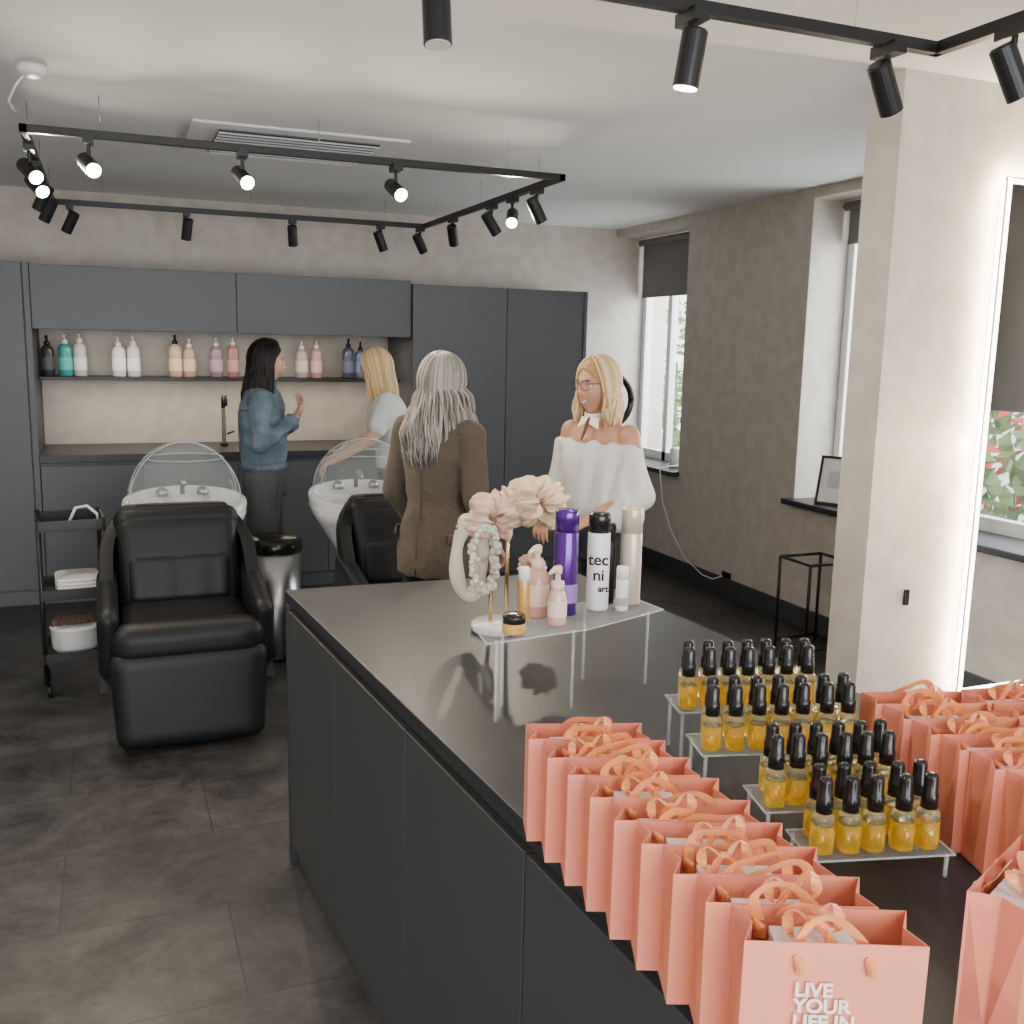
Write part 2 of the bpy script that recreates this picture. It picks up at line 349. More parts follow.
# ------------------------------------------------------------------ gift bags
def bag_mesh(nm,w=.185,d=.064,h=.165,seed=0):
    rnd=random.Random(seed); b=MB()
    x,y=w/2,d/2; g=.014
    bot=[(-x,-y),(x,-y),(x,0),(x,y),(-x,y),(-x,0)]
    sk0=rnd.uniform(-.004,.004)
    top=[(-x,-y+sk0),(x,-y+sk0*.5),(x-g,0),(x,y),(-x,y),(-x+g,0)]
    v=[(p[0],p[1],0) for p in bot]+[(p[0],p[1],h) for p in top]
    f=[tuple(range(6))[::-1]]+[(i,(i+1)%6,6+(i+1)%6,6+i) for i in range(6)]
    b.add(v,f,0)
    k=.985
    v=[(p[0]*k,p[1]*k,.002) for p in bot]+[(p[0]*k,p[1]*.97,h-.0002) for p in top]
    b.add(v,[tuple(range(6))]+[((i+1)%6,i,6+i,6+(i+1)%6) for i in range(6)],1)
    b.add([(p[0],p[1],h) for p in top]+[(p[0]*k,p[1]*.97,h) for p in top],[(i,(i+1)%6,6+(i+1)%6,6+i) for i in range(6)],0)
    def rib(pts,wd,side=(0,1,.3),mi=2):
        pts=[Vector(p) for p in pts]; L=[];R=[]; prev=None
        for i,p in enumerate(pts):
            tt=(pts[min(i+1,len(pts)-1)]-pts[max(i-1,0)]).normalized(); s=tt.cross(Vector(side))
            if s.length<.05: s=prev or Vector((1,0,0))
            s=s.normalized()
            if prev and s.dot(prev)<0: s=-s
            prev=s; s=s*wd/2
            L.append(p+s);R.append(p-s)
        n=len(pts); b.add(L+R,[(i,i+1,n+i+1,n+i) for i in range(n-1)],mi)
    for sy in (-1,1):
        ax=.036; pts=[]
        hh=.014+rnd.uniform(-.008,.008); sk=rnd.uniform(-.025,.025); flop=rnd.uniform(.005,.03)
        for i in range(17):
            u=i/16; a=math.pi*u; sn=math.sin(a)
            pts.append((-ax*math.cos(a)+sk*sn,-sy*flop*sn*.8+sy*(y+.002),h-.020+(.020+hh)*sn**.7+.004*math.sin(a*3+seed)))
        rib(pts,.012,(0,1,.25+.5*rnd.random()))
        for s2 in (-1,1):
            cx=s2*ax
            b.tube([(cx-.006,sy*(y+.002),h-.015),(cx,sy*(y+.007),h-.021),(cx+.002,sy*(y+.006),h-.030),(cx-.003,sy*(y+.002),h-.034)],[.003,.0075,.007,.002],8,2,flat=.6)
    cx=rnd.uniform(-.03,.03); cz=h+.006
    for s2 in (-1,1):
        pts=[(cx+s2*(.004+.017*math.sin(a/2)**1.0*1.3),-.004+.010*math.sin(a),cz+.010*math.sin(a)+.006*s2*math.sin(a/2)) for a in [i*2*math.pi/12 for i in range(13)]]
        rib(pts,.012,(0,.4,1))
        rib([(cx,-.004,cz),(cx+s2*.010,-.010,cz-.006),(cx+s2*.016,-.018,cz-.016),(cx+s2*.017,-.022,cz-.03)],.012,(0,1,.3))
    b.tube([(cx-.005,-.004,cz),(cx+.005,-.004,cz)],.005,8,2)
    b.boxx((-.055,-.02,.05),(.03,.02,h-.022+rnd.uniform(-.01,.006)),3)
    return b.mesh(nm,fix=False)
bagmeshes=[bag_mesh('gift_bag_mesh%d'%i,seed=i) for i in range(5)]
def put_bag(x,y,deg,i,z=.9005):
    o=bpy.data.objects.new('gift_bag',bagmeshes[i%5]); COL.objects.link(o); me=o.data
    if not me.materials:
        for k in ('bag','bagin','ribbon','paper'): me.materials.append(M[k])
    o.location=(x,y,z); o.rotation_euler=(0,0,math.radians(deg)); return o
nb=9
for i in range(nb):
    u=i/(nb-1)
    lx=.574+.008*u; ly=1.325-.545*u
    dg=-17-8*u+random.uniform(-2,2); a=math.radians(dg)
    cx=lx+math.cos(a)*.0925; cy=ly+math.sin(a)*.0925
    last=put_bag(cx,cy,dg,i)
def text(body,size,loc,parent,nm,m=None):
    c=bpy.data.curves.new(nm,'FONT'); c.body=body; c.size=size; c.extrude=.0003; c.space_line=.85
    c.offset=.0006
    o=bpy.data.objects.new(nm,c); COL.objects.link(o); o.parent=parent; o.location=loc; o.rotation_euler=(math.pi/2,0,0); c.materials.append(m or M['paper']); return o
text('LIVE\nYOUR\nLIFE IN\nCOLOUR',.021,(-.040,-.0368,.108),last,'lettering')
for i in range(6):
    u=i/5; dg=-16+random.uniform(-3,3); a=math.radians(dg)
    lx=1.19-.03*u; ly=1.27-.33*u
    put_bag(lx+math.cos(a)*.0925,ly+math.sin(a)*.0925,dg,i+2)
for i in range(5):
    u=i/4; dg=-12+random.uniform(-3,3); a=math.radians(dg)
    lx=1.385; ly=1.22-.29*u
    put_bag(lx+.0925*math.cos(a)-.01,ly+math.sin(a)*.0925,dg,i+1)
put_bag(.955,.75,24,3)
# ------------------------------------------------------------------ oil bottles on acrylic steps
def acr_plate(nm,pts,z,parent,legs):
    prism(nm,pts,z-.004,z,M['acryl'],parent)
    n=len(pts)
    b=MB()
    for i in range(n): b.tube([(pts[i][0],pts[i][1],z-.002),(pts[(i+1)%n][0],pts[(i+1)%n][1],z-.002)],.0018,6)
    b.obj(nm+'_edge',M['acryledge'],parent)
    for k,(x,y) in enumerate(legs): 
        cyl(nm+'_leg%d'%k,(x,y,.9005),(x,y,z-.004),.0032,M['acryledge'],parent,10)
OB=MB()
OB.loft([(0,0,0,.0135,.0135),(0,0,.002,.0158,.0158),(0,0,.043,.0158,.0158)],16,0,e=.7)
OB.loft([(0,0,.0435,.0157,.0157),(0,0,.055,.0157,.0157),(0,0,.061,.011,.011),(0,0,.063,.009,.009)],16,1,e=.8)
OB.lathe([(.0122,.061),(.0122,.082),(.0105,.084),(.0100,.107),(.0085,.112),(.003,.114)],16,2)
obm=OB.mesh('oil_bottle_mesh')
for p in obm.polygons: p.use_smooth=len(p.vertices)==4
for k in ('oil','glass','blackpl'): obm.materials.append(M[k])
OG=empty('hair_oil_bottles'); RG=empty('acrylic_step_riser')
tiers=[(.965,1.485,1.185,1.428,7,1.00),(.925,1.345,1.160,1.283,7,.98),(.925,1.17,1.10,1.125,6,.96),(.923,1.055,1.080,1.015,5,.94)]
for ti,(xa,ya,xb,yb,n,z) in enumerate(tiers):
    d=Vector((xb-xa,yb-ya)).normalized(); pn=Vector((-d.y,d.x))
    for r_ in range(2):
        for k in range(n):
            p=Vector((xa,ya))+d*((Vector((xb-xa,yb-ya)).length)*k/(n-1))+pn*(.045*r_)+d*(.012*r_)
            o=bpy.data.objects.new('oil_bottle',obm); COL.objects.link(o); o.parent=OG
            o.location=(p.x+random.uniform(-.002,.002),p.y+random.uniform(-.002,.002),z+.0003); o.rotation_euler=(0,0,math.atan2(d.y,d.x)+random.uniform(-.15,.15))
    A0=Vector((xa,ya))-d*.022-pn*.025; B0=Vector((xb,yb))+d*.033-pn*.025; 
    pts=[A0,B0,B0+pn*.095,A0+pn*.095]
    pts=[(q.x,q.y) for q in pts]
    q=.008
    lg=[(A0+d*q+pn*q),(B0-d*q+pn*q),(B0-d*q+pn*.087),(A0+d*q+pn*.087)]
    acr_plate('step_%d'%ti,pts,z,RG,[(v.x,v.y) for v in lg])
# ------------------------------------------------------------------ product riser
R2=empty('acrylic_display_riser')
ZP=1.075
acr_plate('shelf',[(.665,1.745),(.90,1.775),(1.135,1.865),(1.12,1.985),(.86,1.965),(.68,1.87)],ZP,R2,[(.875,1.79),(1.10,1.872),(.74,1.85),(.98,1.95),(.695,1.77)])
def can(nm,x,y,z,r,h,body,cap,caph=.05,dome=True,label=None,txt=None,rz=0):
    b=MB(); b.lathe([(r*.96,0),(r,.004),(r,h-caph),(r*.97,h-caph+.003)],28,0)
    b.lathe([(r*.98,h-caph+.002),(r*.98,h-.006),(r*.9,h),(r*.3,h+.001)],28,1)
    mats=[body,cap]
    if label: b.lathe([(r+.0006,h*.12),(r+.0006,h*.3)],28,2,cap=False); mats.append(label)
    o=b.obj(nm,mats,None,loc=(x,y,z+.0003)); 
    for p in o.data.polygons: p.use_smooth=len(p.vertices)==4
    o.rotation_euler=(0,0,rz)
    if txt:
        for s,sz,zz,cx in txt:
            t=text(s,sz,(cx,-r-.0005,zz),o,'print',M['blackpl'])
    return o
purple=mat('purple_metallic',(.09,.02,.24),.22,metal=.6,coat=.4)
champ=mat('champagne_satin',(.58,.50,.40),.3,metal=.25)
can('hairspray_can',.905,1.90,ZP,.0265,.232,purple,purple,.05,label=mat('lilac_label',(.30,.17,.5),.3))
can('mousse_can',.992,1.915,ZP,.025,.218,M['white'],M['blackpl'],.045,txt=[('tec',.036,.105,-.023),('ni',.036,.07,-.012),('art',.02,.045,-.0)],rz=-.45)
can('shampoo_bottle',1.085,1.935,ZP,.0245,.224,champ,champ,.06)
can('dark_spray_can',1.035,1.958,ZP,.020,.185,M['blackpl'],M['blackpl'],.04)
can('cream_tube',1.038,1.885,ZP,.014,.10,M['white'],M['white'],.03,label=mat('grey_label',(.4,.4,.4),.4))
can('serum_bottle',.79,1.86,ZP,.0125,.12,mat('gold_yellow',(.66,.37,.11),.3,metal=.4),M['white'],.03)
can('cream_jar',.742,1.795,ZP,.024,.04,mat('amber_jar',(.62,.36,.10),.2),M['blackpl'],.02)
def pumpb(x,y,z,c,lab,h=.105,r=.026,s=1):
    b=MB(); b.lathe([(r*.9,0),(r,.005),(r,h-.02),(r*.75,h-.004),(.013,h+.002)],24,0)
    b.lathe([(.014,h),(.014,h+.018),(.006,h+.02),(.005,h+.035)],14,1)
    b.tube([(0,0,h+.035),(0,0,h+.045),(-.012,-.01,h+.047),(-.03,-.02,h+.04)],[.009,.010,.006,.003],8,1)
    b.lathe([(r+.0006,h*.25),(r+.0006,h*.7)],24,2,cap=False)
    b.obj('pump_dispenser',[c,mat('pump_peach',(.8,.58,.46),.3),lab],None,loc=(x,y,z+.0003))
pumpb(.838,1.90,ZP,mat('pink_bottle',(.70,.36,.28),.25,coat=.3),mat('cream_label',(.82,.62,.50),.5))
pumpb(.852,1.825,ZP,mat('pale_pink_bottle',(.74,.44,.34),.25,coat=.3),mat('cream_label2',(.84,.68,.57),.5),.075,.020)
# ------------------------------------------------------------------ scrunchie stand
E=empty('scrunchie_stand',(.935,2.38,.9005))
b=MB(); b.lathe([(.066,0),(.070,.003),(.070,.02),(.066,.024)],40); b.obj('marble_base',mat('white_marble',(.8,.79,.77),.2,col2=(.62,.6,.58),vscale=14),E)
b=MB(); b.tube([(-.02,0,.02),(-.02,0,.32)],.0055,12); b.tube([(.025,0,.02),(.025,0,.35)],.0055,12)
b.tube([(-.12,0,.285),(.04,0,.285)],.007,12); b.tube([(-.03,0,.345),(.16,0,.345)],.010,12); b.obj('brass_tree',M['gold'],E)
def scrunch(nm,c,axis,R,r,m,parent,seed=1):
    ax=Vector(axis).normalized(); u=ax.orthogonal().normalized(); v=ax.cross(u)
    N=170;K=18; vs=[]
    for i in range(N):
        a=2*math.pi*i/N; d=u*math.cos(a)+v*math.sin(a)
        for k in range(K):
            t=2*math.pi*k/K
            rr=r*(1+.13*math.sin(9*a+seed+3.5*math.sin(t))+.12*math.sin(17*a+4*math.sin(t+1)+seed)+.55*noise.noise(Vector((math.cos(a)*3.5,math.sin(a)*3.5+math.sin(t)*.8,seed+math.cos(t)*.8))))
            vs.append(Vector(c)+d*(R+rr*math.cos(t))+ax*rr*math.sin(t)*1.15)
    fs=[(i*K+k,i*K+(k+1)%K,((i+1)%N)*K+(k+1)%K,((i+1)%N)*K+k) for i in range(N) for k in range(K)]
    me=bpy.data.meshes.new(nm); me.from_pydata(vs,[],fs); return obj(nm,me,m,parent,smooth=True)
cream=mat('satin_cream',(.70,.51,.33),.35,sheen=.15); pinks=mat('satin_pink',(.70,.42,.33),.35,sheen=.15); ivory=mat('fluffy_ivory',(.70,.60,.48),.8,sheen=.4,bump=.3,bscale=120)
pearl=mat('pearl_white',(.74,.69,.62),.25,coat=.5)
scrunch('scrunchie_1',(.0,0,.315),(.8,.5,.1),.033,.029,pinks,E,1)
scrunch('scrunchie_2',(-.045,.01,.305),(.8,-.5,-.2),.036,.027,mat('satin_rose',(.64,.45,.33),.35),E,2)
scrunch('scrunchie_3',(.075,0,.345),(.8,-.6,.1),.034,.032,cream,E,3)
scrunch('scrunchie_4',(.125,0,.34),(.8,.6,.0),.034,.032,cream,E,5)
scrunch('scrunchie_6',(.035,-.01,.34),(.5,.9,.0),.028,.024,cream,E,9)
scrunch('scrunchie_5',(.09,-.02,.17),(.6,.7,.2),.022,.016,pinks,E,7)
b=MB(); rp=random.Random(3)
for i in range(40):
    a=2*math.pi*i/40
    c=Vector((-.050+.032*math.cos(a),-.03,.205+.085*math.sin(a)))
    for k in range(4): 
        q=c+Vector((rp.uniform(-.009,.009),rp.uniform(-.016,.016),rp.uniform(-.006,.006)))
        b.capsule(q,q+Vector((0,0,.001)),.0078,.0078,8)
b.obj('pearl_headband',pearl,E)
b=MB(); nn=33; b.tube([(-.082+.036*math.cos(a),.0,.195+.095*math.sin(a)) for a in [2*math.pi*i/(nn-1) for i in range(nn)]],[.0175+.003*math.sin(i*math.pi/4) for i in range(nn)],12); 
b.capsule((-.088,0,.296),(-.073,-.01,.292),.026,.024,12)
b.obj('knot_headband',ivory,E)
# ------------------------------------------------------------------ LED mirror
Mi=empty('led_wall_mirror')
box('backing',(2.990,2.712,.398),(3.755,2.7415,2.252),M['white'],Mi)
box('mirror_glass',(2.963,2.703,.37),(3.78,2.711,2.28),M['mirror'],Mi)
for nm,lo,hi in (('l',(2.978,2.7125,.386),(2.989,2.738,2.264)),('r',(3.756,2.7125,.386),(3.767,2.738,2.264)),('t',(2.978,2.7125,2.253),(3.767,2.738,2.264)),('b',(2.978,2.7125,.386),(3.767,2.738,.397))):
    box('led_'+nm,lo,hi,M['led'],Mi)
for nm,lo,hi in (('fl',(2.968,2.7015,.375),(2.986,2.7028,2.275)),('ft',(2.968,2.7015,2.257),(3.775,2.7028,2.275)),('fb',(2.968,2.7015,.375),(3.775,2.7028,.391))):
    box('frosted_'+nm,lo,hi,M['ledf'],Mi)
def strip(nm,loc,d,sx,sy,e):
    l=bpy.data.lights.new(nm,'AREA'); l.shape='RECTANGLE'; l.size=sx; l.size_y=sy; l.energy=e; l.color=(1,.80,.52)
    o=bpy.data.objects.new(nm,l); COL.objects.link(o); o.parent=Mi; o.location=loc; o.rotation_euler=Vector(d).to_track_quat('-Z','Z' if abs(d[2])<.5 else 'Y').to_euler()
strip('led_lamp_side',(2.960,2.728,1.325),(-1,.12,0),.02,1.88,16)
strip('led_lamp_bottom',(3.37,2.728,.366),(0,.12,-1),.78,.02,7)
strip('led_lamp_top',(3.37,2.728,2.284),(0,.12,1),.78,.02,5)
box('light_switch',(2.708,2.748,.73),(2.732,2.759,.79),M['blackpl'],None,.003,2)
box('power_socket',(XR-.012,5.46,.1),(XR-.001,5.56,.17),M['blackpl'],None,.003,2)
b=MB(); b.tube([(3.95,6.36,.80),(3.755,6.32,.79),(3.75,6.25,.55),(3.77,6.15,.35),(3.79,5.98,.18),(3.80,5.75,.10),(3.80,5.62,.10),(3.815,5.53,.14)],.004,8); b.obj('power_cord',M['white'])
b=MB(); b.lathe([(.04,0),(.045,.01),(.045,.13),(.03,.15)],24); b.obj('air_freshener',M['white'],None,loc=(3.96,6.44,.776))
Fm=empty('picture_frame',(3.88,4.56,.776))
Fm.rotation_euler=(0,0,math.radians(-62))
tilt=-.25
for nm,lo,hi,m in (('l',(-.11,-.008,0),(-.095,.008,.29),M['black']),('r',(.095,-.008,0),(.11,.008,.29),M['black']),('t',(-.11,-.008,.275),(.11,.008,.29),M['black']),('b',(-.11,-.008,0),(.11,.008,.015),M['black']),('print',(-.095,-.003,.015),(.095,.003,.275),M['paper']),('text_block',(-.05,-.0042,.1),(.05,-.003,.2),mat('print_grey',(.6,.6,.6),.6))):
    o=box(nm,lo,hi,m,Fm,.002,2); c=o.location.copy(); o.location=(c.x,c.y*math.cos(tilt)-c.z*math.sin(tilt),c.y*math.sin(tilt)+c.z*math.cos(tilt)); o.rotation_euler=(tilt,0,0)
St=empty('metal_side_table',(3.60,4.33,0))
b=MB()
for x in (-.14,.14):
    for y in (-.13,.13): b.tube([(x,y,0),(x,y,.52)],.009,8)
for z in (.04,.52):
    b.tube([(-.14,-.13,z),(.14,-.13,z)],.009,8);b.tube([(-.14,.13,z),(.14,.13,z)],.009,8);b.tube([(-.14,-.13,z),(-.14,.13,z)],.009,8);b.tube([(.14,-.13,z),(.14,.13,z)],.009,8)
b.obj('frame',M['black'],St)
# ------------------------------------------------------------------ trolley
Tr=empty('salon_trolley',(-.205,5.0,0),math.radians(4))
b=MB()
for x in (-.135,.135):
    for y in (-.15,.15): b.tube([(x,y,.06),(x,y,.84)],.011,8)
b.obj('posts',M['black'],Tr)
for k,z in enumerate((.16,.46,.78)):
    box('tray_%d'%k,(-.145,-.16,z),(.145,.16,z+.012),M['black'],Tr,.004,2)
    for nm,lo,hi in (('f',(-.145,-.16,z),(.145,-.152,z+.05)),('b',(-.145,.152,z),(.145,.16,z+.05)),('l',(-.145,-.16,z),(-.137,.16,z+.05)),('r',(.137,-.16,z),(.145,.16,z+.05))): box('lip%d%s'%(k,nm),lo,hi,M['black'],Tr)
for x in (-.125,.125):
    for y in (-.14,.14):
        b=MB(); b.tube([(x-.01,y,.03),(x+.01,y,.03)],.03,14); b.obj('caster',M['black'],Tr)
b=MB()
for i in range(4): b.loft([(0.02,0,.475+i*.018,.09,.11),(0.02,0,.478+i*.018,.096,.115),(0.02,0,.490+i*.018,.096,.115),(0.02,0,.492+i*.018,.09,.11)],28,e=.4)
b.obj('folded_towels',M['paper'],Tr)
b=MB(); b.lathe([(.085,.173),(.105,.2),(.108,.29),(.112,.295),(.108,.30),(.05,.305)],28); b.obj('white_tub',M['white'],Tr)
b=MB()
for i in range(6): b.tube([(-.09+.025*i,-.02,.31),(-.07+.025*i,.03,.33),(-.045+.025*i,-.01,.31)],.02,8)
b.obj('brown_towel',mat('brown_cloth',(.12,.07,.045),.9),Tr)
b=MB(); b.tube([(.0,0,.80),(.03,.02,.86),(.08,.03,.865),(.12,0,.83),(.125,-.0,.795)],.007,8); b.obj('hose',M['white'],Tr)
Bn=empty('pedal_bin',(.765,5.17,0))
b=MB(); b.lathe([(.13,0),(.138,.01),(.138,.57)],40); b.obj('drum',M['steel'],Bn)
b=MB(); b.lathe([(.14,.57),(.144,.58),(.144,.63),(.12,.645),(.03,.648)],40); b.lathe([(.14,0),(.143,.0),(.143,.03),(.138,.032)],40); b.obj('lid',M['blackpl'],Bn)
# ------------------------------------------------------------------ backwash chairs
def cushion(nm,c,size,parent,m=None,rot=(0,0,0),e=.35,pleat=0,bulge=.0,taper=0):
    bm=bmesh.new(); bmesh.ops.create_cube(bm,size=2); bmesh.ops.subdivide_edges(bm,edges=bm.edges,cuts=15,use_grid_fill=True)
    sx,sy,sz=[s/2 for s in size]; rr=min(sx,sy,sz)*e*2
    for v in bm.verts:
        p=Vector((v.co.x*sx,v.co.y*sy,v.co.z*sz)); 
        q=Vector((max(-sx+rr,min(sx-rr,p.x)),max(-sy+rr,min(sy-rr,p.y)),max(-sz+rr,min(sz-rr,p.z))))
        d=p-q
        if d.length>1e-6: p=q+d.normalized()*rr
        if pleat and p.y<0: p.y+= -.006*abs(math.sin(p.x*math.pi*pleat/size[0]))+.003
        if bulge: p.y-=bulge*(1-(p.x/sx)**2)*(1-(p.z/sz)**2)*(1 if p.y<0 else 0)
        if taper: p.x*=1+taper*p.z/sz
        v.co=p
    me=bpy.data.meshes.new(nm); bm.to_mesh(me); bm.free()
    return obj(nm,me,m or M['leather'],parent,c,rot,True)
def chair(cx,cy,rz=0):
    e=empty('backwash_chair',(cx,cy,0),rz)
    cushion('leg_rest',(0,-.02,.215),(.60,.13,.40),e,e=.38,rot=(-.10,0,0),taper=.04)
    cushion('seat',(0,.24,.42),(.54,.56,.17),e,e=.4,rot=(.05,0,0))
    cushion('seat_front_roll',(0,.01,.44),(.60,.15,.17),e,e=.48)
    b=MB(); rs=[]
    N=28
    for j in range(17):
        t=j/16; z=.24+.66*t
        wd=.345-.02*t-.10*max(0,(t-.72)/.28)**2.2; dp=.46*(1-t)**.8+.08
        yc=.50+.16*t; ring_o=[];ring_i=[]
        for i in range(N+1):
            u=-1+2*i/N; a=u*math.pi/2
            x=wd*math.copysign(abs(math.sin(a))**.45,u); y=yc+.06-dp*(1-abs(math.cos(a))**.45)
            ring_o.append(Vector((x,y,z)))
            k=(wd-.055)/wd
            ring_i.append(Vector((x*k,min(y,yc)+.0,z)))
        rs.append(ring_o+ring_i[::-1])
    b.rings(rs); o=b.obj('shell',M['leather'],e); bevel(o,.02,3)
    for s in (-1,1):
        cushion('arm_%s'%('l' if s<0 else 'r'),(s*.305,.27,.47),(.085,.54,.30),e,e=.48,rot=(.16,0,0))
    cushion('backrest',(0,.52,.66),(.53,.14,.44),e,e=.42,rot=(-.26,0,0),bulge=.008)
    cushion('back_pleats',(0,.455,.60),(.44,.07,.22),e,e=.48,rot=(-.26,0,0),pleat=13)
    cushion('neck_pad',(0,.565,.845),(.54,.12,.12),e,e=.48,rot=(-.3,0,0))
    b=MB(); b.loft([(0,.32,.0,.22,.24),(0,.32,.05,.22,.24),(0,.34,.08,.12,.14),(0,.36,.36,.12,.16)],28,e=.6); b.obj('base',M['black'],e)
    return e
def basin(cx,cy):
    e=empty('backwash_basin',(cx,cy,0))
    b=MB(); b.loft([(0,0,0,.16,.18),(0,0,.03,.165,.185),(0,.02,.3,.12,.14),(0,.02,.55,.15,.17),(0,0,.72,.26,.27),(0,0,.80,.295,.30)],36,e=.85)
    b.obj('pedestal',M['ceramic'],e)
    P=[(.26,.74),(.293,.79),(.30,.845),(.296,.86),(.27,.86),(.262,.845),(.24,.79),(.15,.745),(.02,.735)]
    b=MB(); b.rings([[Vector((r*math.cos(t)*1.0,r*math.sin(t)*1.0,z+ (.035*math.sin(t) if r>.2 else 0))) for t in [2*math.pi*i/40 for i in range(40)]] for r,z in P]); b.obj('bowl',M['ceramic'],e)
    b=MB(); rs=[]
    for j in range(14):
        a=math.pi/2*j/13.3; rs.append([Vector((.275*math.cos(a)*math.cos(t),.275*math.cos(a)*math.sin(t),.865+.285*math.sin(a))) for t in [2*math.pi*i/48 for i in range(48)]])
    b.rings(rs,cap=False); b.obj('clear_dome',M['acryl'],e)
    b=MB()
    for k in (0,6): 
        a=math.pi/2*k/11.5; b.tube([(.277*math.cos(a)*math.cos(t),.277*math.cos(a)*math.sin(t),.865+.287*math.sin(a)) for t in [2*math.pi*i/40 for i in range(41)]],.003,6)
    b.tube([(.277*math.cos(a)*.94,.277*math.cos(a)*.34,.865+.287*math.sin(a)) for a in [math.pi*i/24 for i in range(25)]],.003,6)
    b.tube([(.277*math.cos(a)*.94,-.277*math.cos(a)*.34,.865+.287*math.sin(a)) for a in [math.pi*i/24 for i in range(25)]],.003,6)
    b.obj('dome_rim',M['acryledge'],e)
    b=MB(); b.tube([(.0,.2,.86),(.0,.2,.93),(0,.12,.96),(0,.06,.93)],.012,10); b.lathe([(.03,.855),(.03,.88),(.012,.9)],16,c=(.1,.2)); b.lathe([(.03,.855),(.03,.88),(.012,.9)],16,c=(-.1,.2)); b.obj('taps',M['steel'],e)
chair(.255,4.10); basin(.325,5.14)
chair(1.32,4.15); basin(1.25,5.18)
Rl=empty('ring_light',(2.64,5.05,0))
b=MB(); b.tube([(.0+.15*math.cos(a),0,1.36+.15*math.sin(a)) for a in [2*math.pi*i/48 for i in range(49)]],.018,10); b.tube([(0,0,.3),(0,0,1.21)],.01,8)
for k in range(3): b.tube([(0,0,.35),(.28*math.cos(k*2.1),.28*math.sin(k*2.1),.01)],.008,8)
b.obj('ring',M['blackpl'],Rl)
